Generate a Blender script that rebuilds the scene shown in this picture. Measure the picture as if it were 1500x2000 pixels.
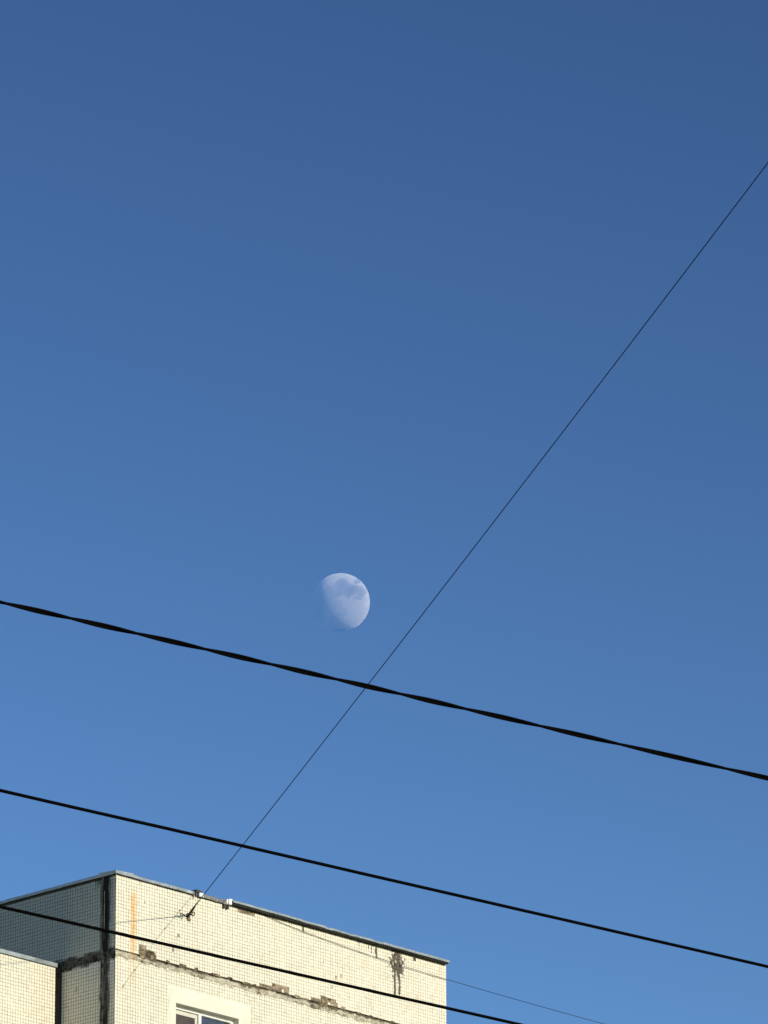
import bpy, math, random
from mathutils import Vector, Matrix, noise

R = math.radians
random.seed(7)
scene = bpy.context.scene
for o in list(bpy.data.objects):
    bpy.data.objects.remove(o)
C = scene.collection

# ------------------------------------------------------------------ camera
PITCH, ROLL = R(19.267), R(-0.184)
cam_data = bpy.data.cameras.new('camera')
cam_data.sensor_fit = 'HORIZONTAL'
cam_data.sensor_width = 36.0
cam_data.lens = 288.0
cam_data.clip_start = 0.1
cam_data.clip_end = 1.0e9
cam = bpy.data.objects.new('camera', cam_data)
C.objects.link(cam)
cam.matrix_world = (Matrix.Translation((0, 0, 1.6)) @ Matrix.Rotation(R(90) + PITCH, 4, 'X')
                    @ Matrix.Rotation(ROLL, 4, 'Z'))
scene.camera = cam
scene.render.resolution_x, scene.render.resolution_y = 768, 1024

# ------------------------------------------------------------------ sky and sun
SUN_EL, SUN_AZ = R(17.0), R(128.1)          # azimuth clockwise from +Y
world = bpy.data.worlds.new('World')
scene.world = world
world.use_nodes = True
wn = world.node_tree
wn.nodes.clear()
sky = wn.nodes.new('ShaderNodeTexSky')
sky.sky_type = 'NISHITA'
sky.sun_disc = False
sky.sun_elevation = SUN_EL
sky.sun_rotation = SUN_AZ
sky.altitude = 0
sky.air_density = 0.85
sky.dust_density = 0.0
sky.ozone_density = 0.6
tone = wn.nodes.new('ShaderNodeGamma')         # the deep clear-sky contrast of the photograph
tone.inputs['Gamma'].default_value = 2.0
scale = wn.nodes.new('ShaderNodeVectorMath')
scale.operation = 'SCALE'
scale.inputs['Scale'].default_value = 0.75
bg = wn.nodes.new('ShaderNodeBackground')
bg.inputs['Strength'].default_value = 0.050
wo = wn.nodes.new('ShaderNodeOutputWorld')
wn.links.new(sky.outputs[0], scale.inputs[0])
wn.links.new(scale.outputs[0], tone.inputs['Color'])
wn.links.new(tone.outputs[0], bg.inputs['Color'])
wn.links.new(bg.outputs[0], wo.inputs['Surface'])

sun_data = bpy.data.lights.new('sun', 'SUN')
sun_data.energy = 4.0
sun_data.angle = R(0.53)
sun_data.color = (1.0, 0.885, 0.70)
sun = bpy.data.objects.new('sun', sun_data)
C.objects.link(sun)
sdir = Vector((math.sin(SUN_AZ) * math.cos(SUN_EL), math.cos(SUN_AZ) * math.cos(SUN_EL), math.sin(SUN_EL)))
sun.rotation_euler = sdir.to_track_quat('Z', 'Y').to_euler()
sun.location = (60, -50, 60)

scene.view_settings.view_transform = 'Standard'
scene.view_settings.look = 'None'
scene.view_settings.exposure = 0.0
scene.view_settings.gamma = 1.0
scene.view_settings.use_curve_mapping = False


# ------------------------------------------------------------------ node helpers
class S:
    """A shader socket with arithmetic."""
    nt = None

    def __init__(s, sock):
        s.k = sock

    @staticmethod
    def m(op, *a, clamp=False):
        n = S.nt.nodes.new('ShaderNodeMath')
        n.operation = op
        n.use_clamp = clamp
        for i, v in enumerate(a):
            if isinstance(v, S):
                S.nt.links.new(v.k, n.inputs[i])
            else:
                n.inputs[i].default_value = v
        return S(n.outputs[0])

    def __add__(s, o): return S.m('ADD', s, o)
    def __radd__(s, o): return S.m('ADD', o, s)
    def __sub__(s, o): return S.m('SUBTRACT', s, o)
    def __rsub__(s, o): return S.m('SUBTRACT', o, s)
    def __mul__(s, o): return S.m('MULTIPLY', s, o)
    def __rmul__(s, o): return S.m('MULTIPLY', o, s)
    def __truediv__(s, o): return S.m('DIVIDE', s, o)
    def clamp(s): return S.m('ADD', s, 0.0, clamp=True)
    def max(s, o): return S.m('MAXIMUM', s, o)
    def min(s, o): return S.m('MINIMUM', s, o)
    def abs(s): return S.m('ABSOLUTE', s)

    def ss(s, a, b, lo=0.0, hi=1.0):
        n = S.nt.nodes.new('ShaderNodeMapRange')
        n.interpolation_type = 'SMOOTHSTEP'
        S.nt.links.new(s.k, n.inputs[0])
        n.inputs[1].default_value = a
        n.inputs[2].default_value = b
        n.inputs[3].default_value = lo
        n.inputs[4].default_value = hi
        return S(n.outputs[0])


def new_mat(name):
    m = bpy.data.materials.new(name)
    m.use_nodes = True
    m.node_tree.nodes.clear()
    S.nt = m.node_tree
    return m


def node(t, **kw):
    n = S.nt.nodes.new(t)
    for k, v in kw.items():
        setattr(n, k, v)
    return n


def link(a, b):
    S.nt.links.new(a.k if isinstance(a, S) else a, b)


def obj_coords():
    tc = node('ShaderNodeTexCoord')
    sp = node('ShaderNodeSeparateXYZ')
    link(tc.outputs['Object'], sp.inputs[0])
    return S(tc.outputs['Object']), S(sp.outputs[0]), S(sp.outputs[1]), S(sp.outputs[2])


def nz(vec, scale=(1, 1, 1), sc=1.0, detail=4.0, rough=0.6, off=(0, 0, 0)):
    mp = node('ShaderNodeMapping')
    mp.inputs['Scale'].default_value = scale
    mp.inputs['Location'].default_value = off
    link(vec, mp.inputs['Vector'])
    n = node('ShaderNodeTexNoise')
    n.inputs['Scale'].default_value = sc
    n.inputs['Detail'].default_value = detail
    n.inputs['Roughness'].default_value = rough
    link(mp.outputs[0], n.inputs['Vector'])
    return S(n.outputs[0])


def mix(f, a, b):
    n = node('ShaderNodeMix', data_type='RGBA')
    if isinstance(f, S):
        link(f, n.inputs[0])
    else:
        n.inputs[0].default_value = f
    for v, i in ((a, 6), (b, 7)):
        if isinstance(v, S):
            link(v, n.inputs[i])
        else:
            n.inputs[i].default_value = (*v, 1)
    return S(n.outputs[2])


def finish(m, col, rough=0.6, metal=0.0, bump=None, bump_d=0.01, bump_s=0.5, spec=0.5):
    b = node('ShaderNodeBsdfPrincipled')
    o = node('ShaderNodeOutputMaterial')
    for v, k in ((col, 'Base Color'), (rough, 'Roughness'), (metal, 'Metallic')):
        if isinstance(v, S):
            link(v, b.inputs[k])
        elif k == 'Base Color':
            b.inputs[k].default_value = (*v, 1)
        else:
            b.inputs[k].default_value = v
    b.inputs['Specular IOR Level'].default_value = spec
    if bump is not None:
        bn = node('ShaderNodeBump')
        bn.inputs['Strength'].default_value = bump_s
        bn.inputs['Distance'].default_value = bump_d
        link(bump, bn.inputs['Height'])
        link(bn.outputs[0], b.inputs['Normal'])
    link(b.outputs[0], o.inputs['Surface'])
    return m


def box_mask(x, z, x0, x1, z0, z1, ex=0.012, ez=0.03):
    return x.ss(x0 - ex, x0 + ex) * x.ss(x1 - ex, x1 + ex, 1, 0) * z.ss(z0 - ez, z0 + ez) * z.ss(z1 - ez, z1 + ez, 1, 0)


# ------------------------------------------------------------------ stains that belong to the facade (x along front, y back, z up)
def front_stains(P, x, y, z, SPECK=0.72, rnd=0.5):
    """rust mask, mould mask (0..1) for everything on the front plane"""
    wob = nz(P, (9, 9, 3), 1.0, 3) - 0.5
    xw = x + wob * 0.03
    rust = box_mask(xw, z, 0.312, 0.398, 24.86, 25.82, 0.034, 0.05) * (0.25 + 1.3 * nz(P, (26, 26, 5), 1.0, 5, 0.7)) * z.ss(24.9, 25.7, 0.75, 1.0)
    rust = rust + box_mask(xw, z, 0.33, 0.41, 24.42, 24.9, 0.03, 0.12) * 0.33
    rust = rust + box_mask(xw, z, 0.345, 0.372, 25.1, 25.80, 0.01, 0.05) * 0.35
    rust = rust + box_mask(xw, z, 0.29, 0.43, 24.9, 25.75, 0.05, 0.1) * 0.12
    fine = nz(P, (1, 1, 1), 24.0, 4, 0.75)
    streak = nz(P, (60, 60, 5), 1.0, 3, 0.6)
    dx = (x - 5.965) / 0.16
    dz = (z - 25.85) / 0.26
    blob = 1.0 - (dx * dx + dz * dz)
    mould = (blob * 1.1 + (rnd - 0.5) * 1.3 + (fine - 0.5) * 4.2 + (streak - 0.5) * 1.2).ss(0.1, 0.5)
    dx2 = (x - 5.92) / 0.30
    dz2 = (z - 25.72) / 0.38
    halo = 1.0 - (dx2 * dx2 + dz2 * dz2)
    mould = mould.max((halo * 0.55 + (fine - 0.5) * 3.2 + (rnd - 0.5) * 0.7).ss(SPECK, SPECK + 0.25) * 0.85)
    for u, w, z0, z1 in ((5.905, 0.026, 25.33, 25.98), (6.005, 0.024, 25.35, 25.85), (5.502, 0.022, 25.83, 26.0),
                         (5.475, 0.010, 25.88, 26.0), (5.39, 0.010, 25.88, 26.0), (5.33, 0.009, 25.92, 26.0),
                         (3.908, 0.022, 25.90, 26.03), (5.12, 0.006, 25.90, 26.03), (1.178, 0.012, 25.08, 25.17)):
        s = box_mask(xw, z, u - w, u + w, z0, z1, 0.008, 0.03)
        mould = mould.max((s * 1.2 + (fine - 0.5) * 3.0 + (rnd - 0.5) * 0.8 - 0.25).ss(0.2, 0.6) * s.ss(0.1, 0.5) * 0.95)
    for u, zz, r in ((0.593, 25.713, 0.022), (4.62, 25.36, 0.03), (4.35, 25.55, 0.018), (5.2, 25.62, 0.014), (4.9, 25.1, 0.015)):
        d = ((x - u) * (x - u) + (z - zz) * (z - zz) * 0.5)
        mould = mould.max(d.ss(0, r * r, 0.6, 0))
    return rust.clamp(), mould.clamp()


def side_stains(P, x, y, z):
    st = nz(P, (1, 22, 1.6), 1.0, 4, 0.65)
    top = z.ss(25.55, 26.02) * y.ss(0.1, 0.28) * y.ss(0.30, 0.62, 1, 0)
    s1 = (top * 0.8 + (st - 0.5) * 1.4).ss(0.45, 0.8)
    s1 = s1.max((z.ss(25.8, 26.02) * 0.6 + (st - 0.5) * 1.6).ss(0.62, 0.95) * 0.8)
    seam = (y - 0.205).abs().ss(0.06, 0.16, 1, 0)
    s2 = (seam * 0.9 + (nz(P, (1, 9, 3), 1.0, 4) - 0.5) * 1.5).ss(0.35, 0.8) * 0.85
    low = (z - 24.84).abs().ss(0.05, 0.17, 1, 0)
    s3 = (low * 0.9 + (nz(P, (1, 6, 9), 1.0, 4) - 0.5) * 1.6).ss(0.4, 0.85) * 0.85
    blot = (z.ss(24.9, 25.2, 1, 0) * y.ss(0.6, 0.8) * 0.5 + (nz(P, (1, 6, 6), 1.0, 4, off=(3, 1, 0)) - 0.5) * 1.8).ss(0.6, 1.0) * 0.5
    return s1.max(s2).max(s3).max(blot).clamp()


CREAM_A, CREAM_B = (0.74, 0.70, 0.56), (0.83, 0.795, 0.66)
RUST, MOULD = (0.76, 0.40, 0.10), (0.055, 0.034, 0.015)
GROUT_D, GROUT_L = (0.175, 0.155, 0.105), (0.52, 0.48, 0.365)


def tile_material(name, side):
    m = new_mat(name)
    P, x, y, z = obj_coords()
    g = node('ShaderNodeNewGeometry')
    rnd = S(g.outputs['Random Per Island'])
    big = nz(P, (1, 1, 1), 1.3, 4)
    col = mix((rnd * 0.75 + (big - 0.5) * 0.9).clamp(), CREAM_A, CREAM_B)
    odd = (rnd * 37.0)
    odd = S.m('FRACT', odd)
    col = mix(odd.ss(0.94, 0.99) * 0.45, col, (0.62, 0.53, 0.38))
    worn = nz(P, (1.0, 1.0, 0.35), 2.2, 5, 0.65, off=(8, 1, 3))
    col = mix(worn.ss(0.52, 0.78) * 0.28, col, (0.58, 0.51, 0.37))
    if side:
        panel = z.ss(24.83, 24.87)                 # shade painted into the top panel, bounce light into the one below
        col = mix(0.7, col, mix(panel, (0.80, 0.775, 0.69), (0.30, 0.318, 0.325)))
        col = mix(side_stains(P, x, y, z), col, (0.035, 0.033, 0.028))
    else:
        warm = nz(P, (2, 2, 0.5), 1.0, 3, off=(4, 0, 2))
        col = mix(warm.ss(0.45, 0.75) * 0.10, col, (0.80, 0.62, 0.38))
        rust, mould = front_stains(P, x, y, z, 0.72, S.m('FRACT', rnd * 91.0))
        rust = rust * (0.55 + 0.6 * S.m('FRACT', rnd * 53.0))
        col = mix(rust * 0.88, col, RUST)
        col = mix(mould * 0.93, col, MOULD)
    return finish(m, col, rough=0.33 + 0.25 * big, bump=nz(P, (1, 1, 1), 60.0, 2), bump_d=0.0006, spec=0.35)


def grout_material(name, side):
    m = new_mat(name)
    P, x, y, z = obj_coords()
    n = nz(P, (1, 1, 1), 2.2, 5, 0.65)
    n2 = nz(P, (1, 1, 1), 9.0, 4, 0.65, off=(5, 2, 1))
    fade = (n * 0.7 + n2 * 0.5)
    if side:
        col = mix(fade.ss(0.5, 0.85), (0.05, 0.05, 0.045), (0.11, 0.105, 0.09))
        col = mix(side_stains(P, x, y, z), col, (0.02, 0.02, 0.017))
    else:
        right = x.ss(0.5, 6.5, 0.0, 0.13)
        col = mix((fade + right).ss(0.48, 0.88), GROUT_D, GROUT_L)
        rust, mould = front_stains(P, x, y, z, 0.28)
        col = mix(rust * 0.7, col, (0.50, 0.27, 0.07))
        col = mix(mould, col, (0.032, 0.020, 0.010))
    return finish(m, col, rough=0.9, bump=n2, bump_d=0.003)


M = {}
M['tile_front'] = tile_material('cream_tile', False)
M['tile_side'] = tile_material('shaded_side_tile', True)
M['grout_front'] = grout_material('grout', False)
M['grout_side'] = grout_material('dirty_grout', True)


def mortar_material(name, a, b, dark, dark_amt, scale=14.0):
    m = new_mat(name)
    P, x, y, z = obj_coords()
    n1 = nz(P, (1, 1, 1), scale, 6, 0.65)
    n2 = nz(P, (1, 1, 1.6), scale * 0.35, 4, 0.6, off=(7, 3, 1))
    n3 = nz(P, (1, 1, 1), scale * 2.5, 4, 0.7, off=(1, 9, 4))
    col = mix(n1.ss(0.3, 0.7), a, b)
    col = mix((n2 * 0.8 + n3 * 0.5).ss(0.88 - dark_amt, 1.15 - dark_amt), col, dark)
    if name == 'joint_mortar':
        grime_shade = (z.ss(24.825, 24.905) * 0.75 + (n2 - 0.5) * 2.2 + (n3 - 0.5) * 0.8).ss(0.05, 0.50) * x.ss(0.45, 0.7)  # brown stains plus recess shade painted along the joint's upper edge
        col = mix(grime_shade * 0.9, col, (0.085, 0.065, 0.04))
    rust = box_mask(x, z, 0.312, 0.40, 24.7, 25.0, 0.03, 0.02) * 0.35
    col = mix(rust, col, (0.7, 0.42, 0.14))
    return finish(m, col, rough=0.92, bump=n1 * 0.7 + n3 * 0.5, bump_d=0.012, bump_s=0.8, spec=0.2)


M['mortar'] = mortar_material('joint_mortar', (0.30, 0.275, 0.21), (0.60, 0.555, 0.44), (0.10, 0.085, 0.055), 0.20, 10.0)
M['mortar_black'] = mortar_material('sooty_mortar', (0.03, 0.028, 0.022), (0.15, 0.14, 0.115), (0.012, 0.011, 0.009), 0.30)


def tar_material():
    m = new_mat('tar_sealant')
    P, x, y, z = obj_coords()
    n1 = nz(P, (1, 10, 2.2), 1.0, 5, 0.65)
    n2 = nz(P, (1, 16, 9), 1.0, 5, 0.65, off=(2, 5, 3))
    core = (y - 0.195 + (nz(P, (1, 1, 3), 1.0, 3) - 0.5) * 0.08).abs().ss(0.025, 0.075, 1, 0)
    low = z.ss(24.7, 25.0, 0.75, 0.0)
    black = (core * 1.0 + (n1 - 0.5) * 1.3 + (n2 - 0.5) * 0.8 - low).ss(0.0, 0.42)
    grey = mix(n2.ss(0.35, 0.65), (0.10, 0.097, 0.085), (0.25, 0.24, 0.21))
    col = mix(black, grey, (0.014, 0.013, 0.010))
    return finish(m, col, rough=0.9, bump=n2, bump_d=0.01, bump_s=0.8, spec=0.2)


M['tar'] = tar_material()
M['brown_sealant'] = mortar_material('brown_sealant', (0.05, 0.038, 0.020), (0.10, 0.078, 0.042), (0.02, 0.016, 0.010), 0.15)
M['broken'] = mortar_material('broken_mortar', (0.22, 0.165, 0.11), (0.45, 0.37, 0.26), (0.045, 0.033, 0.02), 0.34, 16.0)
M['broken_dark'] = mortar_material('crumbled_mortar', (0.15, 0.105, 0.06), (0.46, 0.38, 0.25), (0.022, 0.016, 0.009), 0.36, 26.0)


def plaster():
    m = new_mat('window_plaster')
    P, x, y, z = obj_coords()
    n = nz(P, (1, 1, 1), 2.5, 5, 0.6)
    n2 = nz(P, (3, 3, 0.8), 3.0, 4, 0.6, off=(2, 0, 5))
    col = mix(n.ss(0.3, 0.7), (0.69, 0.66, 0.545), (0.745, 0.72, 0.615))
    col = mix(n2.ss(0.55, 0.8) * 0.12, col, (0.60, 0.54, 0.38))
    return finish(m, col, rough=0.85, bump=nz(P, (1, 1, 1), 45.0, 4), bump_d=0.002, spec=0.25)


M['plaster'] = plaster()


def metal_material(name, a, b, rough=0.45, metal=0.6, dirt=0.35):
    m = new_mat(name)
    P, x, y, z = obj_coords()
    n = nz(P, (1, 1, 1), 5.0, 5, 0.6)
    n2 = nz(P, (6, 6, 1.0), 2.0, 4, 0.6, off=(3, 3, 0))
    col = mix(n.ss(0.35, 0.65), a, b)
    col = mix(n2.ss(0.5, 0.75) * dirt, col, (0.14, 0.13, 0.11))
    return finish(m, col, rough=rough + 0.2 * n, metal=metal, bump=n, bump_d=0.003, bump_s=0.3)


M['galvanised'] = metal_material('galvanised_flashing', (0.25, 0.28, 0.30), (0.37, 0.40, 0.415), 0.42, 0.7)
M['galvanised_dull'] = metal_material('dull_galvanised_flashing', (0.24, 0.285, 0.305), (0.33, 0.375, 0.39), 0.5, 0.5)
M['weathered'] = metal_material('weathered_flashing', (0.16, 0.16, 0.15), (0.26, 0.26, 0.25), 0.5, 0.5, 0.6)
M['glint_white'] = metal_material('glint_white_metal', (0.86, 0.86, 0.84), (0.92, 0.92, 0.90), 0.3, 0.0, 0.03)  # sun glint on metal put into the colour as white
M['pale_plate'] = metal_material('pale_plate', (0.55, 0.60, 0.63), (0.66, 0.70, 0.72), 0.4, 0.2, 0.1)
M['steel'] = metal_material('dark_steel', (0.05, 0.045, 0.04), (0.10, 0.09, 0.075), 0.55, 0.7, 0.3)
M['felt'] = metal_material('roofing_felt', (0.05, 0.05, 0.05), (0.10, 0.10, 0.10), 0.8, 0.0, 0.4)
M['under_shade'] = metal_material('underside_shade', (0.015, 0.014, 0.013), (0.035, 0.033, 0.03), 0.9, 0.0, 0.2)  # near-black colour painting the shade beneath the wide flashing
M['pvc'] = metal_material('white_pvc', (0.80, 0.79, 0.74), (0.84, 0.83, 0.79), 0.35, 0.0, 0.03)
M['sash_pvc'] = metal_material('shaded_pvc', (0.56, 0.53, 0.45), (0.62, 0.59, 0.51), 0.5, 0.0, 0.1)  # white pvc dulled in colour for the shade on the sash
M['gasket'] = metal_material('window_gasket', (0.05, 0.05, 0.04), (0.09, 0.085, 0.06), 0.6, 0.0, 0.1)
M['interior'] = metal_material('room_wall', (0.42, 0.38, 0.33), (0.50, 0.46, 0.40), 0.9, 0.0, 0.1)
M['net'] = metal_material('insect_net', (0.055, 0.048, 0.046), (0.075, 0.067, 0.062), 0.9, 0.0, 0.1)


def cable_material(name, a, b, rough):
    m = new_mat(name)
    P, x, y, z = obj_coords()
    n = nz(P, (1, 1, 1), 30.0, 3)
    return finish(m, mix(n, a, b), rough=rough, spec=0.03)


M['black_cable'] = cable_material('black_cable_sheath', (0.0012, 0.0012, 0.0012), (0.0022, 0.0018, 0.0015), 0.8)
M['thin_cable'] = cable_material('thin_dark_cable', (0.004, 0.004, 0.005), (0.008, 0.0075, 0.007), 0.8)
M['grey_cable'] = cable_material('grey_brown_cable', (0.16, 0.135, 0.10), (0.22, 0.19, 0.145), 0.8)


def glass():
    m = new_mat('window_glass')
    P, x, y, z = obj_coords()
    lw = node('ShaderNodeFresnel')
    lw.inputs['IOR'].default_value = 1.9
    gl = node('ShaderNodeBsdfGlossy')
    gl.inputs['Roughness'].default_value = 0.02
    gl.inputs['Color'].default_value = (0.95, 0.97, 1, 1)
    bn = node('ShaderNodeBump')
    bn.inputs['Strength'].default_value = 0.15
    bn.inputs['Distance'].default_value = 0.002
    link(nz(P, (1, 1, 1), 1.2, 1), bn.inputs['Height'])
    link(bn.outputs[0], gl.inputs['Normal'])
    tr = node('ShaderNodeBsdfTransparent')
    tr.inputs['Color'].default_value = (0.75, 0.8, 0.82, 1)
    mx = node('ShaderNodeMixShader')
    link(lw.outputs[0], mx.inputs[0])
    link(tr.outputs[0], mx.inputs[1])
    link(gl.outputs[0], mx.inputs[2])
    du = node('ShaderNodeBsdfDiffuse')
    du.inputs['Color'].default_value = (0.5, 0.48, 0.42, 1)
    m2 = node('ShaderNodeMixShader')
    m2.inputs[0].default_value = 0.035
    link(mx.outputs[0], m2.inputs[1])
    link(du.outputs[0], m2.inputs[2])
    o = node('ShaderNodeOutputMaterial')
    link(m2.outputs[0], o.inputs['Surface'])
    return m


M['glass'] = glass()


# ------------------------------------------------------------------ object helpers
def link_mesh(name, verts, faces, mat, parent=None, smooth=False):
    me = bpy.data.meshes.new(name)
    me.from_pydata(verts, [], faces)
    me.materials.append(mat)
    if smooth:
        me.polygons.foreach_set('use_smooth', [True] * len(me.polygons))
    me.update()
    o = bpy.data.objects.new(name, me)
    C.objects.link(o)
    if parent:
        o.parent = parent
    return o


def tag(o, label=None, cat=None, group=None, kind=None):
    for k, v in (('label', label), ('category', cat), ('group', group), ('kind', kind)):
        if v:
            o[k] = v
    return o


def empty(name, loc, rz=0.0):
    o = bpy.data.objects.new(name, None)
    C.objects.link(o)
    o.location = loc
    o.rotation_euler = (0, 0, rz)
    return o


class MB:
    def __init__(s):
        s.v, s.f = [], []

    def add(s, vs, fs):
        b = len(s.v)
        s.v += [tuple(p) for p in vs]
        s.f += [tuple(b + i for i in f) for f in fs]

    def quad(s, a, b, c, d):
        s.add((a, b, c, d), ((0, 1, 2, 3),))

    def box(s, x0, x1, y0, y1, z0, z1, bev=0.0):
        if bev <= 0:
            s.add([(x, y, z) for x in (x0, x1) for y in (y0, y1) for z in (z0, z1)],
                  ((0, 1, 3, 2), (4, 6, 7, 5), (0, 4, 5, 1), (2, 3, 7, 6), (0, 2, 6, 4), (1, 5, 7, 3)))
            return
        import bmesh
        bm = bmesh.new()
        bmesh.ops.create_cube(bm, size=1.0)
        for v in bm.verts:
            v.co = Vector(((x0 + x1) / 2 + v.co.x * (x1 - x0), (y0 + y1) / 2 + v.co.y * (y1 - y0), (z0 + z1) / 2 + v.co.z * (z1 - z0)))
        bmesh.ops.bevel(bm, geom=list(bm.edges), offset=bev, segments=2, affect='EDGES', profile=0.6)
        bm.verts.index_update()
        s.add([v.co for v in bm.verts], [[v.index for v in f.verts] for f in bm.faces])
        bm.free()

    def tube(s, pts, r, n=8, caps=True):
        pts = [Vector(p) for p in pts]
        rs = r if isinstance(r, (list, tuple)) else [r] * len(pts)
        b0 = len(s.v)
        up = None
        for i, p in enumerate(pts):
            t = (pts[min(i + 1, len(pts) - 1)] - pts[max(i - 1, 0)]).normalized()
            if up is None:
                up = t.orthogonal().normalized()
            up = (up - t * up.dot(t)).normalized()
            bi = t.cross(up)
            for k in range(n):
                a = 2 * math.pi * k / n
                s.v.append(tuple(p + (up * math.cos(a) + bi * math.sin(a)) * rs[i]))
        for i in range(len(pts) - 1):
            for k in range(n):
                a, b = b0 + i * n + k, b0 + i * n + (k + 1) % n
                s.f.append((a, b, b + n, a + n))
        if caps:
            s.f.append(tuple(b0 + k for k in range(n))[::-1])
            e = b0 + (len(pts) - 1) * n
            s.f.append(tuple(e + k for k in range(n)))

    def build(s, name, mat, parent=None, smooth=False):
        return link_mesh(name, s.v, s.f, mat, parent, smooth)


def fbm(x, y, z, oct=4):
    return noise.fractal(Vector((x, y, z)), 0.9, 2.1, oct)


# ------------------------------------------------------------------ ground
gm = new_mat('ground_earth')
P, gx, gy, gz = obj_coords()
gn = nz(P, (1, 1, 1), 0.15, 8, 0.65)
gcol = mix(gn.ss(0.4, 0.6), (0.10, 0.095, 0.075), (0.075, 0.085, 0.04))
finish(gm, gcol, rough=0.95, bump=nz(P, (1, 1, 1), 3.0, 6), bump_d=0.05)
gv, gf = [], []
rings = [0, 20, 60, 150, 400, 1200, 4000, 12000]
for r in rings[1:]:
    for k in range(48):
        a = 2 * math.pi * k / 48
        gv.append((r * math.cos(a), 40 + r * math.sin(a), 0.0))
gv.append((0, 40, 0))
for k in range(48):
    gf.append((len(gv) - 1, k, (k + 1) % 48))
for i in range(len(rings) - 2):
    for k in range(48):
        gf.append((i * 48 + k, (i + 1) * 48 + k, (i + 1) * 48 + (k + 1) % 48, i * 48 + (k + 1) % 48))
tag(link_mesh('ground', gv, gf, gm), 'flat ground far below the wires and the roof', None, None, 'structure')

# ------------------------------------------------------------------ apartment building
YAW = R(46.888)
CORNER = Vector((-3.8973, 85.6921, 0.0))
bld = empty('apartment_building', CORNER, YAW)
tag(bld, 'cream tiled panel apartment block with metal roof edge and weathered concrete joints', 'building')
T1 = Vector((math.cos(YAW), math.sin(YAW), 0))
T2 = Vector((-math.sin(YAW), math.cos(YAW), 0))


def wpt(u, v, z):
    """building frame (along the front, back, up) -> world"""
    return CORNER + T1 * u + T2 * v + Vector((0, 0, z))


WID, DEEP, TOP = 7.055, 12.0, 26.03           # front length, depth, wall top below the flashing
J0, J1 = 24.795, 24.905                        # horizontal joint between the two top panels
WX0, WX1, WZ0, WZ1 = 1.238, 2.537, 22.88, 24.328   # window opening
VW, WU, WTOP = 1.113, -0.118, 24.80            # wing: set back, right end, wall top

# wall cores -------------------------------------------------------
w = MB()
for x0, x1, z0, z1 in ((0, WX0, 0, J0), (WX1, WID, 0, J0), (WX0, WX1, 0, WZ0), (WX0, WX1, WZ1, J0), (0, WID, J1, TOP)):
    w.quad((x0, 0, z0), (x1, 0, z0), (x1, 0, z1), (x0, 0, z1))
w.quad((0, 0, J0), (WID, 0, J0), (WID, .045, J0), (0, .045, J0))
w.quad((0, .045, J0), (WID, .045, J0), (WID, .045, J1), (0, .045, J1))
w.quad((0, .045, J1), (WID, .045, J1), (WID, 0, J1), (0, 0, J1))
w.quad((WID, 0, 0), (WID, DEEP, 0), (WID, DEEP, TOP), (WID, 0, TOP))
w.quad((WID, DEEP, 0), (0, DEEP, 0), (0, DEEP, TOP), (WID, DEEP, TOP))
w.build('front_wall', M['grout_front'], bld)
w = MB()
w.quad((0, DEEP, 0), (0, 0, 0), (0, 0, TOP), (0, DEEP, TOP))
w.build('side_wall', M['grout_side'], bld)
w = MB()
w.quad((-14, VW, 0), (WU, VW, 0), (WU, VW, WTOP), (-14, VW, WTOP))
w.quad((-14, VW + 10, 0), (-14, VW, 0), (-14, VW, WTOP), (-14, VW + 10, WTOP))
w.quad((WU, VW, 0), (WU, VW + .03, 0), (WU, VW + .03, WTOP), (WU, VW, WTOP))
w.build('wing_wall', M['grout_front'], bld)
w = MB()
w.quad((.02, .02, 25.85), (WID - .02, .02, 25.85), (WID - .02, DEEP - .02, 25.85), (.02, DEEP - .02, 25.85))
w.quad((-13.98, VW + .02, 24.72), (-.001, VW + .02, 24.72), (-.001, VW + 9.98, 24.72), (-13.98, VW + 9.98, 24.72))
w.build('roof', M['felt'], bld)


# tiles ------------------------------------------------------------
PIT = 0.0522
GAP_A, GAP_Z = 0.0072, 0.0052
TH = 0.0024


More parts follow.
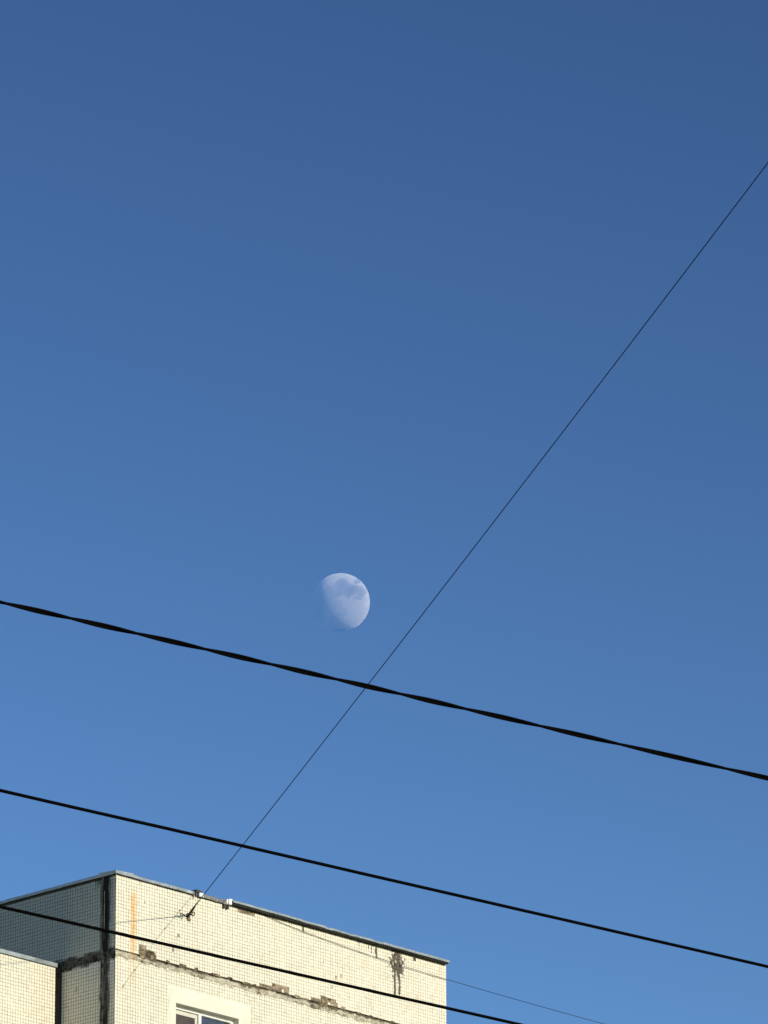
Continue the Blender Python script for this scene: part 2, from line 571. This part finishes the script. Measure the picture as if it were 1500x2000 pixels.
def tiles(name, mat, plane, a0, a1, zs, skip=None, off=0.0, seed=0):
    """plane 'front': tiles on y = off facing -y (a along x); 'side': on x = 0 facing -x (a along y)"""
    rnd = random.Random(seed)
    n = max(1, round((a1 - a0) / PIT))
    p = (a1 - a0) / n
    V, F = [], []
    for zlo, zhi, iz in zs:
        for i in range(n):
            ac, zc = a0 + (i + .5) * p, (zlo + zhi) / 2
            if skip and skip(ac, zc, i, iz):
                continue
            wa = 0.0022 * noise.noise(Vector((ac * 0.9, zc * 2.3, seed))) + 0.0016 * noise.noise(Vector((ac * 6, zc * 0.7, seed + 9)))
            wz = 0.0030 * noise.noise(Vector((ac * 1.1, zc * 0.8, seed + 4))) + 0.0014 * noise.noise(Vector((ac * 0.6, zc * 7, seed + 14)))
            ha, hz = (p - GAP_A) / 2, (zhi - zlo - GAP_Z) / 2
            jl = [rnd.uniform(-.0009, .0009) for _ in range(4)]
            tilt_a, tilt_z = rnd.gauss(0, .010), rnd.gauss(0, .010)
            th = TH + rnd.uniform(-.0006, .0008)
            ca, cz = ac + wa + jl[0], zc + wz + jl[1]
            b = len(V)
            for inset, d in ((0.0, -0.002), (0.0, th - .0012), (.0016, th)):
                for sa, sz in ((-1, -1), (1, -1), (1, 1), (-1, 1)):
                    la, lz = sa * (ha - inset), sz * (hz - inset)
                    dd = d + (la * tilt_a + lz * tilt_z if d > 0 else 0)
                    if plane == 'front':
                        V.append((ca + la, off - dd, cz + lz))
                    else:
                        V.append((-dd, ca + la, cz + lz))
            for k in range(4):
                k2 = (k + 1) % 4
                for lv in (0, 4):
                    q = (b + lv + k, b + lv + k2, b + lv + 4 + k2, b + lv + 4 + k)
                    F.append(q if plane == 'front' else q[::-1])
            q = (b + 8, b + 9, b + 10, b + 11)
            F.append(q if plane == 'front' else q[::-1])
    o = link_mesh(name, V, F, mat, bld)
    return tag(o, kind='stuff')


def rows_up(z0, n):
    return [(z0 + k * PIT, z0 + (k + 1) * PIT, k) for k in range(n)]


def rows_down(z0, n):
    return [(z0 - (k + 1) * PIT, z0 - k * PIT, k) for k in range(n)]


def skip_up(u, z, i, k):
    if k == 0 and (2.97 < u < 3.44 or 3.49 < u < 3.59 or 4.08 < u < 4.31):
        return True
    if k == 1 and (3.25 < u < 3.63):
        return True
    if k <= 1 and 4.29 < u < 4.62 and not (k == 0 and 4.42 < u < 4.48):
        return True
    if k == 0 and (0.50 < u < 0.82) or k == 1 and 0.50 < u < 0.80 or k == 2 and 0.50 < u < 0.64:
        return True
    if z > 25.93 and 2.52 < u < 2.88:
        return True
    if k == 20 and 6.30 < u < 6.38:
        return True
    if (i, k) in ((24, 8), (90, 9), (86, 5)):
        return True
    return False


def skip_low(u, z, i, k):
    return 1.115 < u < 2.80 and z < 24.555


tiles('wall_tiles', M['tile_front'], 'front', 0.004, WID, rows_up(J1, 21), skip_up, seed=1)
tiles('wall_tiles', M['tile_front'], 'front', 0.004, WID, rows_down(J0 + .02, 36), skip_low, seed=2)
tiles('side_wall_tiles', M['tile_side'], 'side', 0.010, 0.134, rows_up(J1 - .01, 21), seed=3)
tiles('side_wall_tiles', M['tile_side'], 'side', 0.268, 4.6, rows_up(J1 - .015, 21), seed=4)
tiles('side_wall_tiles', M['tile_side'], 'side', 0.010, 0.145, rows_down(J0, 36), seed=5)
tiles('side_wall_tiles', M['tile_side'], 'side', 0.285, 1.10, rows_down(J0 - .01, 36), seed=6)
tiles('wing_wall_tiles', M['tile_front'], 'front', WU - 57 * PIT, WU, rows_down(WTOP, 36), off=VW, seed=7)


# lumpy strips and patches -----------------------------------------
def strip(name, mat, plane, a0, a1, b0, b1, along, na, nb, prof, lump, rag, seed, off=0.0, freq=9.0, mid=None):
    """ragged mortar strip; a along, b across; along 'h' = a horizontal, b vertical; 'v' = a vertical, b horizontal"""
    V, F = [], []
    for i in range(na + 1):
        a = a0 + (a1 - a0) * i / na
        lo = b0 + rag * (fbm(a * freq, seed, 1.3) * 0.9 + 0.4 * fbm(a * freq * 3, seed, 7.7))
        hi = b1 + rag * (fbm(a * freq, seed, 5.1) * 0.9 + 0.4 * fbm(a * freq * 3, seed, 2.2))
        for j in range(nb + 1):
            t = j / nb
            b = lo + (hi - lo) * t
            edge = min(1.0, 4 * min(t, 1 - t) + 0.0)
            d = prof(t) + lump * edge * (fbm(a * freq * 1.3, b * freq * 2.2, seed) + 0.5 * fbm(a * freq * 4, b * freq * 4, seed + 3))
            if along == 'h':
                V.append((a, off - d, b) if plane == 'front' else (-d, a, b))
            else:
                V.append((b, off - d, a) if plane == 'front' else (-d, b, a))
    for i in range(na):
        for j in range(nb):
            p = i * (nb + 1) + j
            q = (p, p + nb + 1, p + nb + 2, p + 1)
            if (along == 'v') != (plane == 'side'):
                q = q[::-1]
            F.append(q)
    return link_mesh(name, V, F, mat, bld, smooth=True)


def groove(t):          # t = 0 lower edge, 1 upper edge: proud below, set in under the upper panel
    return 0.0085 + 0.006 * math.sin(math.pi * min(t * 1.5, 1)) - 0.050 * max(0.0, (t - 0.6) / 0.4) ** 1.3


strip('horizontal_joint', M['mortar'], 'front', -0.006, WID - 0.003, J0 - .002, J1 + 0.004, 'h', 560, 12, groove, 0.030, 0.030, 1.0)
strip('side_horizontal_joint', M['mortar_black'], 'side', 0.008, 1.109, 24.775, 24.905, 'h', 120, 10,
      lambda t: 0.0065, 0.010, 0.060, 2.0, freq=5.0)
strip('side_vertical_joint', M['tar'], 'side', 22.9, 26.02, 0.140, 0.262, 'v', 240, 8,
      lambda t: 0.0055, 0.005, 0.075, 3.0, freq=4.0)
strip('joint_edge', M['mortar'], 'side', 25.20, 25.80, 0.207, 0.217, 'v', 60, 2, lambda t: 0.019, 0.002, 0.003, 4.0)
strip('wing_joint', M['brown_sealant'], 'front', 22.9, 24.84, WU + .004, -0.006, 'v', 120, 6,
      lambda t: 0.004 - 0.014 * math.sin(math.pi * t), 0.005, 0.004, 5.0, off=VW + .02)


def patch(name, mat, u0, u1, z0, z1, d, lump, rag, seed, n=26):
    m = max(6, int(n * (z1 - z0) / (u1 - u0)) + 4)
    V, F = [], []
    for i in range(n + 1):
        for j in range(m + 1):
            s, t = i / n, j / m
            u, z = u0 + (u1 - u0) * s, z0 + (z1 - z0) * t
            e = min(s, 1 - s, t, 1 - t)
            u += rag * fbm(u * 14, z * 14, seed) * (1 if e < .12 else .3)
            z += rag * fbm(u * 14, z * 14, seed + 5) * (1 if e < .12 else .3)
            V.append((u, -(d * min(1, e * 6) + .0006 + lump * min(1, e * 5) * (fbm(u * 22, z * 22, seed) + .6 * fbm(u * 60, z * 60, seed + 1))), z))
    for i in range(n):
        for j in range(m):
            p = i * (m + 1) + j
            F.append((p, p + m + 1, p + m + 2, p + 1))
    return link_mesh(name, V, F, mat, bld, smooth=True)


patch('broken_patch', M['broken'], 0.497, 0.645, 24.985, 25.062, .003, .003, .006, 11, 14)
patch('broken_patch', M['broken_dark'], 0.495, 0.83, 24.88, 25.005, .008, .014, .010, 12, 34)
patch('broken_patch', M['broken_dark'], 0.50, 0.60, 24.80, 24.91, .016, .008, .012, 13, 14)
patch('broken_patch', M['broken'], 2.96, 3.46, 24.905, 24.960, .002, .003, .003, 14, 40)
patch('broken_patch', M['broken'], 3.25, 3.64, 24.955, 25.012, .002, .003, .004, 15, 32)
patch('broken_patch', M['broken'], 3.48, 3.60, 24.905, 24.958, .002, .004, .003, 16, 12)
patch('broken_patch', M['broken'], 4.07, 4.32, 24.905, 24.958, .002, .003, .003, 17, 20)
patch('broken_patch', M['broken_dark'], 4.28, 4.44, 24.86, 25.03, .006, .014, .018, 18, 20)
patch('broken_patch', M['broken_dark'], 4.42, 4.63, 24.935, 25.012, .004, .009, .010, 19, 22)
patch('broken_patch', M['broken'], 4.56, 4.66, 24.905, 24.975, .006, .003, .008, 22, 14)
patch('broken_patch', M['broken'], 2.50, 2.90, 25.935, 26.02, .002, .004, .010, 20, 30)
patch('broken_patch', M['broken'], 6.29, 6.39, 25.945, 26.0, .002, .002, .003, 21, 12)
patch('broken_patch', M['broken_dark'], 1.44, 1.53, 25.60, 25.70, .0085, .004, .010, 23, 12)  # small dark rough patch at the eye bolt

crumb = random.Random(5)                        # crumbled edge above the joint, uneven in width and height
for u, wd in ((1.02, .10), (1.30, .16), (1.62, .08), (1.95, .22), (2.30, .12), (2.62, .20), (2.84, .08), (3.72, .14), (3.92, .10),
              (4.72, .10), (5.02, .14), (5.35, .08), (5.80, .12), (6.30, .07)):
    patch('broken_patch', M['broken' if crumb.random() < .6 else 'broken_dark'], u, u + wd, 24.888, 24.912 + crumb.uniform(.004, .030),
          .006, .005, .012, 30 + u, 12)

# plaster around the window ----------------------------------------
V, F = [], []
PX0, PX1, PZ1 = 1.098, 2.818, 24.572


def plast(u, z):
    e = min(u - PX0, PX1 - u, PZ1 - z)
    return -(0.0005 + 0.0095 * min(1.0, max(0.0, e / 0.045)) + .0012 * fbm(u * 5, z * 5, 2.0))


NU, NZ = 90, 96
idx = {}
for i in range(NU + 1):
    for j in range(NZ + 1):
        u = PX0 + (PX1 - PX0) * i / NU
        z = 22.7 + (PZ1 - 22.7) * j / NZ
        if i in (0, NU):
            u += 0.014 * fbm(z * 16, i, 3.3)
        if j == NZ:
            z += 0.012 * fbm(u * 16, j, 8.3)
        idx[i, j] = len(V)
        V.append([u, plast(u, z), z])


def snap(val, edges, step):
    for e in edges:
        if abs(val - e) < step * .501:
            return e
    return val


du, dz = (PX1 - PX0) / NU, (PZ1 - 22.7) / NZ
for k, p in enumerate(V):
    nu, nzv = snap(p[0], (WX0, WX1), du), snap(p[2], (WZ0, WZ1), dz)
    if WX0 - du < p[0] < WX1 + du and WZ0 - dz < p[2] < WZ1 + dz:
        p[0], p[2] = nu, nzv
for i in range(NU):
    for j in range(NZ):
        q = (idx[i, j], idx[i + 1, j], idx[i + 1, j + 1], idx[i, j + 1])
        cx = sum(V[k][0] for k in q) / 4
        cz = sum(V[k][2] for k in q) / 4
        if WX0 < cx < WX1 and WZ0 < cz < WZ1:
            continue
        F.append(q)
link_mesh('window_surround', V, F, M['plaster'], bld, smooth=True)

# window: reveal, frame, mullion, sash, panes, room behind ---------
rv = MB()
yo, yi = -0.010, 0.24
rv.quad((WX0, yo, WZ0), (WX0, yi, WZ0), (WX0, yi, WZ1), (WX0, yo, WZ1))
rv.quad((WX1, yi, WZ0), (WX1, yo, WZ0), (WX1, yo, WZ1), (WX1, yi, WZ1))
rv.quad((WX0, yo, WZ1), (WX0, yi, WZ1), (WX1, yi, WZ1), (WX1, yo, WZ1))
rv.quad((WX0, yi, WZ0), (WX0, yo, WZ0), (WX1, yo, WZ0), (WX1, yi, WZ0))
rv.build('window_reveal', M['plaster'], bld)
FY0, FY1 = 0.095, 0.165
fr = MB()
fr.box(WX0 - .004, WX1 + .004, FY0, FY1, WZ1 - .052, WZ1 + .004, .004)
fr.box(WX0 - .004, WX0 + .040, FY0 + .001, FY1, WZ0, WZ1 - .05, .004)
fr.box(WX1 - .055, WX1 + .004, FY0 + .001, FY1, WZ0, WZ1 - .05, .004)
fr.box(WX0, WX1, FY0 + .001, FY1, WZ0, WZ0 + .06, .004)
win = fr.build('window', M['pvc'], bld)
mu = MB()
mu.box(1.808, 1.868, FY0 - .002, FY1, WZ0 + .055, WZ1 - .048, .004)
mu.build('mullion', M['pvc'], win)
sa = MB()
s0, s1, sz0, sz1 = WX0 + .030, 1.812, WZ0 + .05, WZ1 - .060
sa.box(s0, s1, FY0 + .014, FY1 - .01, sz1 - .062, sz1, .004)
sa.box(s0, s1, FY0 + .014, FY1 - .01, sz0, sz0 + .062, .004)
sa.box(s0, s0 + .035, FY0 + .015, FY1 - .01, sz0 + .06, sz1 - .06, .004)
sa.box(s1 - .062, s1, FY0 + .015, FY1 - .01, sz0 + .06, sz1 - .06, .004)
sash = sa.build('sash', M['sash_pvc'], win)
gk = MB()
gk.box(s0, s1 + .004, FY0 + .008, FY1 - .02, sz1 - .001, sz1 + .010)
gk.box(s1 - .012, s1 - .001, FY0 + .006, FY1 - .02, sz0, sz1)
gk.build('gasket', M['gasket'], win)
pn = MB()
pn.box(s0 + .03, s1 - .056, .135, .141, sz0 + .05, sz1 - .056)
pn.build('pane', M['glass'], win)
nt = MB()
nt.box(s0 + .03, s1 - .056, .122, .124, sz0 + .05, sz1 - .056)
nt.build('insect_net', M['net'], win)
pn = MB()
pn.box(1.862, WX1 - .050, .130, .136, WZ0 + .05, WZ1 - .046)
pn.build('pane', M['glass'], win)
rm = MB()
x0, x1, y0, y1, z0, z1 = WX0 - .9, WX1 + 1.0, .24, 4.2, 22.0, 24.62
rm.quad((x0, y1, z0), (x1, y1, z0), (x1, y1, z1), (x0, y1, z1))
rm.quad((x0, y0, z0), (x0, y1, z0), (x0, y1, z1), (x0, y0, z1))
rm.quad((x1, y1, z0), (x1, y0, z0), (x1, y0, z1), (x1, y1, z1))
rm.quad((x0, y0, z1), (x0, y1, z1), (x1, y1, z1), (x1, y0, z1))
rm.quad((x0, y1, z0), (x0, y0, z0), (x1, y0, z0), (x1, y1, z0))
for a0, a1, b0, b1 in ((x0, WX0, z0, z1), (WX1, x1, z0, z1), (WX0, WX1, z0, WZ0), (WX0, WX1, WZ1, z1)):
    rm.quad((a0, y0, b0), (a1, y0, b0), (a1, y0, b1), (a0, y0, b1))
rm.build('room', M['interior'], bld)


# roof edge flashing -----------------------------------------------
def flashing(name, mat, prof, path, seed, wav=0.004, n=40):
    """prof: (outward, z) points; path(t) -> (point on wall line, outward unit)"""
    V, F = [], []
    k = len(prof)
    for i in range(n + 1):
        t = i / n
        p, o = path(t)
        dz = wav * fbm(t * 5, seed, 0.5)
        do = wav * fbm(t * 4, seed, 9.5)
        for a, z in prof:
            V.append((p[0] + o[0] * (a + do), p[1] + o[1] * (a + do), z + dz))
    for i in range(n):
        for j in range(k):
            j2 = (j + 1) % k
            F.append((i * k + j, i * k + j2, (i + 1) * k + j2, (i + 1) * k + j))
    F.append(tuple(range(k))[::-1])
    F.append(tuple(n * k + j for j in range(k)))
    o = link_mesh(name, V, F, mat, bld)
    return o


def prof(ov, top, drop, inner=.32, rise=.02):
    return [(-inner, top + rise - .03), (-inner, top + rise), (ov - .004, top + .001), (ov, top - .004), (ov, top - drop),
            (ov - .004, top - drop - .006), (ov - .014, top - drop - .004), (ov - .016, top - drop + .010), (-.004, top - drop + .012)]


def front_path(u0, u1):
    return lambda t: ((u0 + (u1 - u0) * t, 0.0), (0.0, -1.0))


def side_path(v0, v1):
    return lambda t: ((0.0, v0 + (v1 - v0) * t), (-1.0, 0.0))


ZT = 26.063
flashing('roof_flashing', M['galvanised'], prof(.035, ZT, .042), front_path(-.035, .86), 1, .004)
flashing('roof_flashing', M['galvanised'], prof(.038, ZT + .003, .044), front_path(.84, 1.60), 11, .005)
flashing('roof_flashing', M['weathered'], prof(.037, ZT + .002, .052), front_path(1.735, 2.30), 2, .006)
flashing('roof_flashing', M['galvanised_dull'], prof(.100, ZT + .010, .030), front_path(2.32, 4.30), 3, .006)
flashing('roof_flashing', M['galvanised_dull'], prof(.096, ZT + .006, .028), front_path(4.29, 5.55), 4, .010)
flashing('roof_flashing', M['galvanised_dull'], prof(.102, ZT + .010, .034), front_path(5.54, WID - .020), 5, .003)
flashing('roof_flashing', M['galvanised'], prof(.034, ZT, .040), side_path(2.03, -.034), 6, .004)
flashing('roof_flashing', M['galvanised'], prof(.037, ZT + .003, .042), side_path(4.4, 2.0), 7, .005)
flashing('roof_flashing', M['galvanised'], prof(.036, ZT + .001, .048), side_path(DEEP, 4.38), 8, .003)
# near-black strip painting in the shade under the wide flashing
fb = MB()
fb.box(2.34, WID - .03, -.078, .05, TOP - .012, TOP + .028, .003)
fb.build('shade_strip', M['under_shade'], bld)
# felt turned up over the flashing, bumpy
V, F = [], []
n = 160
for i in range(n + 1):
    u = 3.3 + 2.7 * i / n
    h = .010 + .026 * max(0, fbm(u * 3.1, 1.0, 2.0)) + .010 * fbm(u * 11, 4.0, 2.0)
    h *= min(1, 6 * min(i / n, 1 - i / n))
    for y, z in ((-.03, ZT + .014), (-.01, ZT + .016 + max(0.0, h)), (.05, ZT + .02 + max(0.0, h) * .9), (.10, ZT + .012)):
        V.append((u, y, z))
for i in range(n):
    for j in range(3):
        F.append((i * 4 + j, i * 4 + 4 + j, i * 4 + 5 + j, i * 4 + 1 + j))
link_mesh('felt_edge', V, F, M['felt'], bld, smooth=True)


def wing_path(u0, u1):
    return lambda t: ((u0 + (u1 - u0) * t, VW), (0.0, -1.0))


flashing('wing_flashing', M['galvanised_dull'], prof(.030, 24.862, .058), wing_path(-2.6, WU + .012), 9, .002)
flashing('wing_flashing', M['galvanised_dull'], prof(.032, 24.863, .058), wing_path(-14, -2.59), 10, .002)

# parapet bracket: pale plate with a black clamp on top -------------
br = empty('parapet_bracket', wpt(1.66, 0, 26.0), YAW)
tag(br, 'pale plate with black clamp on the roof edge where the cables meet', 'bracket')
b = MB()
b.box(-.005, .082, -.062, -.040, .005, .066, .004)
b.build('plate', M['pale_plate'], br)
b = MB()
b.box(-.075, .0, -.075, .06, .058, .098, .010)
b.box(-.02, .045, -.07, .05, .066, .088, .006)
b.box(-.085, -.060, -.070, -.046, -.02, .062, .005)
b.build('clamp', M['steel'], br)

# two small metal fittings on the roof edge, sun glint painted as white -------------------------
for k, (u, wd, hh) in enumerate(((2.205, .032, .055), (2.270, .056, .072))):
    f = empty('glint_fitting', wpt(u, -.05, 25.995), YAW)
    tag(f, ('narrow glint-white fitting on the roof edge' if k == 0 else
            'wider glint-white fitting at the end of the dark flashing'), 'fitting', 'glint-white fittings on the roof edge')
    b = MB()
    b.box(-wd / 2, wd / 2, -.05, .03, .0, hh, .012)
    b.build('body', M['glint_white'], f)
    b = MB()
    b.box(-wd / 2 - .006, wd / 2 + .006, -.056, .036, hh - .004, hh + .012, .004)
    b.build('cap', M['glint_white'], f)
    b = MB()
    b.box(-.016, .016, -.002, .048, -.055, .001, .004)
    b.build('foot', M['steel'], f)

# ------------------------------------------------------------------ thin wires fixed to the building
WALL_A = Vector((1.468, 0.0, 25.688))          # eye bolt on the facade, building frame
A = wpt(*WALL_A)
Q = Vector((4.403, 65.0, 28.536))              # a point on the span, high over the yard
dv = Q - A


def span(t, sag=0.05):
    return A + dv * t + Vector((0, 0, -sag * 4 * t * (1 - t) if t < 1.4 else 0))


root = empty('aerial_wire', A)
tag(root, 'thin dark wire rising steeply from the facade hook to the upper right', 'wire')
b = MB()
pts = [span(t) - A for t in [.006 + i * .02 for i in range(0, 64)]]
b.tube(pts, .0058, 8)
b.build('strand', M['thin_cable'], root, True)
b = MB()
b.tube([span(t) - A for t in (.004, .008, .012, .018, .026)], [.010, .013, .012, .011, .007], 8)
b.build('dead_end_grip', M['steel'], root, True)
b = MB()
bp = [T2 * .02, T2 * -.04, T2 * -.10]
b.tube(bp, .011, 8)
ring = []
cen = T2 * -.12
for i in range(17):
    a = 2 * math.pi * i / 16
    ring.append(cen + (T2 * math.cos(a) + Vector((0, 0, 1)) * math.sin(a)) * .028)
b.tube(ring, .008, 6)
b.tube([T2 * -.003, T2 * -.014], .035, 10)
b.build('eye_bolt', M['steel'], root, True)
tail = [span(.018) - A, span(.011) - A + Vector((0, 0, -.03)), span(.005) - A + Vector((0, 0, -.07)) - T1 * .06,
        wpt(1.36, -.045, 25.66) - A, wpt(1.31, -.02, 25.69) - A]
sm = []
for i in range(len(tail) - 1):
    p0, p1, p2, p3 = tail[max(i - 1, 0)], tail[i], tail[i + 1], tail[min(i + 2, len(tail) - 1)]
    for k in range(6):
        t = k / 6
        sm.append(.5 * ((2 * p1) + (-p0 + p2) * t + (2 * p0 - 5 * p1 + 4 * p2 - p3) * t * t + (-p0 + 3 * p1 - 3 * p2 + p3) * t ** 3))
sm.append(tail[-1])
b = MB()
b.tube(sm, .008, 6)
b.build('tail', M['thin_cable'], root, True)

# cable clipped across the facade
wc = empty('facade_cable', wpt(1.60, 0, 26.03), YAW)
tag(wc, 'thin brown cable slanting down across the facade tiles from the roof edge', 'cable')
path = [(1.585, -.07, 26.03), (1.53, -.035, 25.987), (1.30, -.03, 25.73), (1.0, -.028, 25.40), (.73, -.03, 25.10), (.69, -.032, 25.03), (.62, -.032, 24.93),
        (.50, -.03, 24.79), (.389, -.016, 24.652), (.27, -.013, 24.51), (.16, -.012, 24.37), (.13, -.010, 24.30)]
b = MB()
pts = []
for i in range(len(path) - 1):
    for k in range(5):
        t = k / 5
        p = Vector(path[i]).lerp(Vector(path[i + 1]), t)
        p += Vector((0.004 * fbm(p.z * 6, 1, 1), 0, .004 * fbm(p.z * 6, 4, 1)))
        pts.append(p - Vector((1.60, 0, 26.03)))
b.tube(pts, .0019, 6)
b.build('strand', M['grey_cable'], wc, True)
for u, z in ((1.30, 25.73), (1.0, 25.40), (.389, 24.652), (.16, 24.37)):
    b = MB()
    b.box(u - 1.60 - .008, u - 1.60 + .008, -.022, -.002, z - 26.03 - .008, z - 26.03 + .006, .002)
    b.build('clip', M['grey_cable'], wc)

# slack wire leaving the roof edge to the right
sw = empty('slack_wire', wpt(2.86, -.021, 26.024))
tag(sw, 'very thin slack wire hanging from the roof edge down to the right', 'wire')
rp = [(-1.93, 87.762, 26.024), (-1.765, 87.938, 26.002), (-1.226, 88.51, 25.922), (-.137, 89.667, 25.829), (.914, 90.784, 25.788),
      (2.11, 92.055, 25.768), (3.421, 93.448, 25.762), (5.3, 95.45, 25.78), (8.0, 98.33, 25.87), (13.0, 103.66, 26.2), (20.0, 111.1, 27.0)]
rp = [Vector(p) - sw.location for p in rp]
sm = []
for i in range(len(rp) - 1):
    p0, p1, p2, p3 = rp[max(i - 1, 0)], rp[i], rp[i + 1], rp[min(i + 2, len(rp) - 1)]
    for k in range(8):
        t = k / 8
        sm.append(.5 * ((2 * p1) + (-p0 + p2) * t + (2 * p0 - 5 * p1 + 4 * p2 - p3) * t * t + (-p0 + 3 * p1 - 3 * p2 + p3) * t ** 3))
sm.append(rp[-1])
b = MB()
b.tube(sm, .0044, 6)
b.build('strand', M['thin_cable'], sw, True)

# ------------------------------------------------------------------ overhead cables of the street line
def line_pts(p0, p1, t0, t1, n, sag=0.0):
    p0, p1 = Vector(p0), Vector(p1)
    return [p0 + (p1 - p0) * (t0 + (t1 - t0) * i / n) + Vector((0, 0, -sag * math.sin(math.pi * i / n))) for i in range(n + 1)]


for (p0, p1, r, lab) in (((-1.1770, 18.0159, 7.0), (1.2935, 20.12, 7.0), .0053, 'smooth black cable crossing the sky just above the rooftop'),
                         ((-1.1866, 18.2632, 6.7), (.4344, 19.7209, 6.7), .0052, 'lowest black cable passing in front of the tiled facade')):
    mid = (Vector(p0) + Vector(p1)) / 2
    rt = empty('overhead_cable', mid)
    tag(rt, lab, 'cable', 'black overhead cables')
    b = MB()
    pts = [p - mid for p in line_pts(p0, p1, -4, 5, 180)]
    pts = [p + Vector((0, 0, .0012 * fbm(p.length * (1 if p.x > 0 else -1) * 1.1, r * 900, 2))) for p in pts]
    b.tube(pts, r, 10)
    b.build('sheath', M['black_cable'], rt, True)

TW0, TW1 = Vector((-1.12709, 17.09663, 7.3)), Vector((1.23047, 18.90988, 7.3))
tl = (TW1 - TW0).length
td = (TW1 - TW0) / tl
tup = Vector((0, 0, 1))
tsd = td.cross(tup).normalized()
nodes_s = [0.022, 0.252, 0.493, 0.745, 0.99, 1.237, 1.483, 1.739, 2.035, 2.356, 2.801]
rn = random.Random(3)
while nodes_s[0] > -9:
    nodes_s.insert(0, nodes_s[0] - rn.uniform(.23, .30))
while nodes_s[-1] < 13:
    nodes_s.append(nodes_s[-1] + rn.uniform(.25, .40))
mid = (TW0 + TW1) / 2
rt = empty('twisted_cable', mid)
tag(rt, 'black cable of two twisted strands crossing the sky below the moon', 'cable', 'black overhead cables')
# direction of sight, used only as the phase origin of the twist: strands cross at the measured places along the span
ph0 = math.atan2(-(mid - Vector((0, 0, 1.6))).normalized().dot(tsd), (mid - Vector((0, 0, 1.6))).normalized().dot(tup))
RS = .0045
for side in (0, 1):
    b = MB()
    pts = []
    for k in range(len(nodes_s) - 1):
        for j in range(10):
            t = j / 10
            s = nodes_s[k] + (nodes_s[k + 1] - nodes_s[k]) * t
            a = math.pi * (k + t) + math.pi * side - ph0
            rr = RS * 0.88
            p = TW0 + td * s + (tup * math.cos(a) + tsd * math.sin(a)) * rr
            pts.append(p - mid)
    b.tube(pts, RS, 8)
    b.build('strand', M['black_cable'], rt, True)

# ------------------------------------------------------------------ the moon, true size and distance
MOON_R = 17374.0                               # 1:100, at a hundredth of the true distance
md = Vector((-0.0070843, 0.94870498, 0.31608334)).normalized()
mdist = MOON_R / math.sin(56.9 / 12000.0)
mm = new_mat('moon_surface')
P, x, y, z = obj_coords()                       # unit-sphere frame: x right, z up, -y towards the viewer
wn1 = nz(P, (1, 1, 1), 3.5, 7, 0.65)
wn2 = nz(P, (1, 1, 1), 3.5, 7, 0.65, off=(5, 5, 5))
wx = x + (wn1 - 0.5) * 0.36
wz = z + (wn2 - 0.5) * 0.36
sea_and_offset = None
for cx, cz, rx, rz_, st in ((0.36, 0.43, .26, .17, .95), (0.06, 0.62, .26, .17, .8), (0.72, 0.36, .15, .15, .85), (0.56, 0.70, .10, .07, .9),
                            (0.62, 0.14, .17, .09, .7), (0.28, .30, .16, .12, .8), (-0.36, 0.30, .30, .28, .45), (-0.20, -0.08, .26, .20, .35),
                            (-.02, -.34, .22, .22, .3), (0.0, 0.36, .18, .16, .75), (-0.88, 0.05, .34, .85, .9)):  # last entry darkens the left limb to offset sky light on the unlit side
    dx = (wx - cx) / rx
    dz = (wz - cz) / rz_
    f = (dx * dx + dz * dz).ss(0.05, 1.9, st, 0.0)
    sea_and_offset = f if sea_and_offset is None else sea_and_offset.max(f)
fine = nz(P, (1, 1, 1), 7.0, 6, 0.65, off=(2, 7, 1))
sea_and_offset = (sea_and_offset + (fine - 0.5) * 0.8).clamp()
br1 = ((x - .87) * (x - .87) + (z + .09) * (z + .09)).ss(0, .02, .4, 0)
MOON_VEIL_OFFSET = (0.60, 0.84, 0.94)  # tint offsets the sky light falling on the unlit side
mcol = mix(sea_and_offset, (0.285, 0.28, 0.29), (0.14, 0.152, 0.17))
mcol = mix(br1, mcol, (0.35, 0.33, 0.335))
mcol = mix(z.ss(-0.98, -0.66, 1.0, 0.0), mcol, (0.50, 0.46, 0.43))     # bottom limb lightened in the colour to make up for missing sky light
df = node('ShaderNodeBsdfDiffuse')
df.inputs['Roughness'].default_value = 1.0
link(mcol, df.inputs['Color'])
tr = node('ShaderNodeBsdfTransparent')          # air in front of the moon, tinted to cancel ambient light on its unlit side
tr.inputs['Color'].default_value = (*MOON_VEIL_OFFSET, 1)
mx = node('ShaderNodeAddShader')
link(tr.outputs[0], mx.inputs[0])
link(df.outputs[0], mx.inputs[1])
geo = node('ShaderNodeNewGeometry')
clear = node('ShaderNodeBsdfTransparent')       # only the near hemisphere reflects
sel = node('ShaderNodeMixShader')
link(geo.outputs['Backfacing'], sel.inputs[0])
link(mx.outputs[0], sel.inputs[1])
link(clear.outputs[0], sel.inputs[2])
mo = node('ShaderNodeOutputMaterial')
link(sel.outputs[0], mo.inputs['Surface'])
V, F = [], []
NA, NB = 96, 48
V.append((0, 0, 1))
for j in range(1, NB):
    for i in range(NA):
        th, ph = math.pi * j / NB, 2 * math.pi * i / NA
        V.append((math.sin(th) * math.cos(ph), math.sin(th) * math.sin(ph), math.cos(th)))
V.append((0, 0, -1))
for i in range(NA):
    F.append((0, 1 + i, 1 + (i + 1) % NA))
    e = 1 + (NB - 2) * NA
    F.append((len(V) - 1, e + (i + 1) % NA, e + i))
for j in range(NB - 2):
    for i in range(NA):
        a, b2 = 1 + j * NA + i, 1 + j * NA + (i + 1) % NA
        F.append((a, a + NA, b2 + NA, b2))
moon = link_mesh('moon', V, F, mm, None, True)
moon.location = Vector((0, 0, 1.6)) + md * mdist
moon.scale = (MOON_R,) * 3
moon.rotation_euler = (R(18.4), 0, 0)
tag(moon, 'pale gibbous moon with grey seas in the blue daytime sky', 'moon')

scene.render.engine = 'CYCLES'
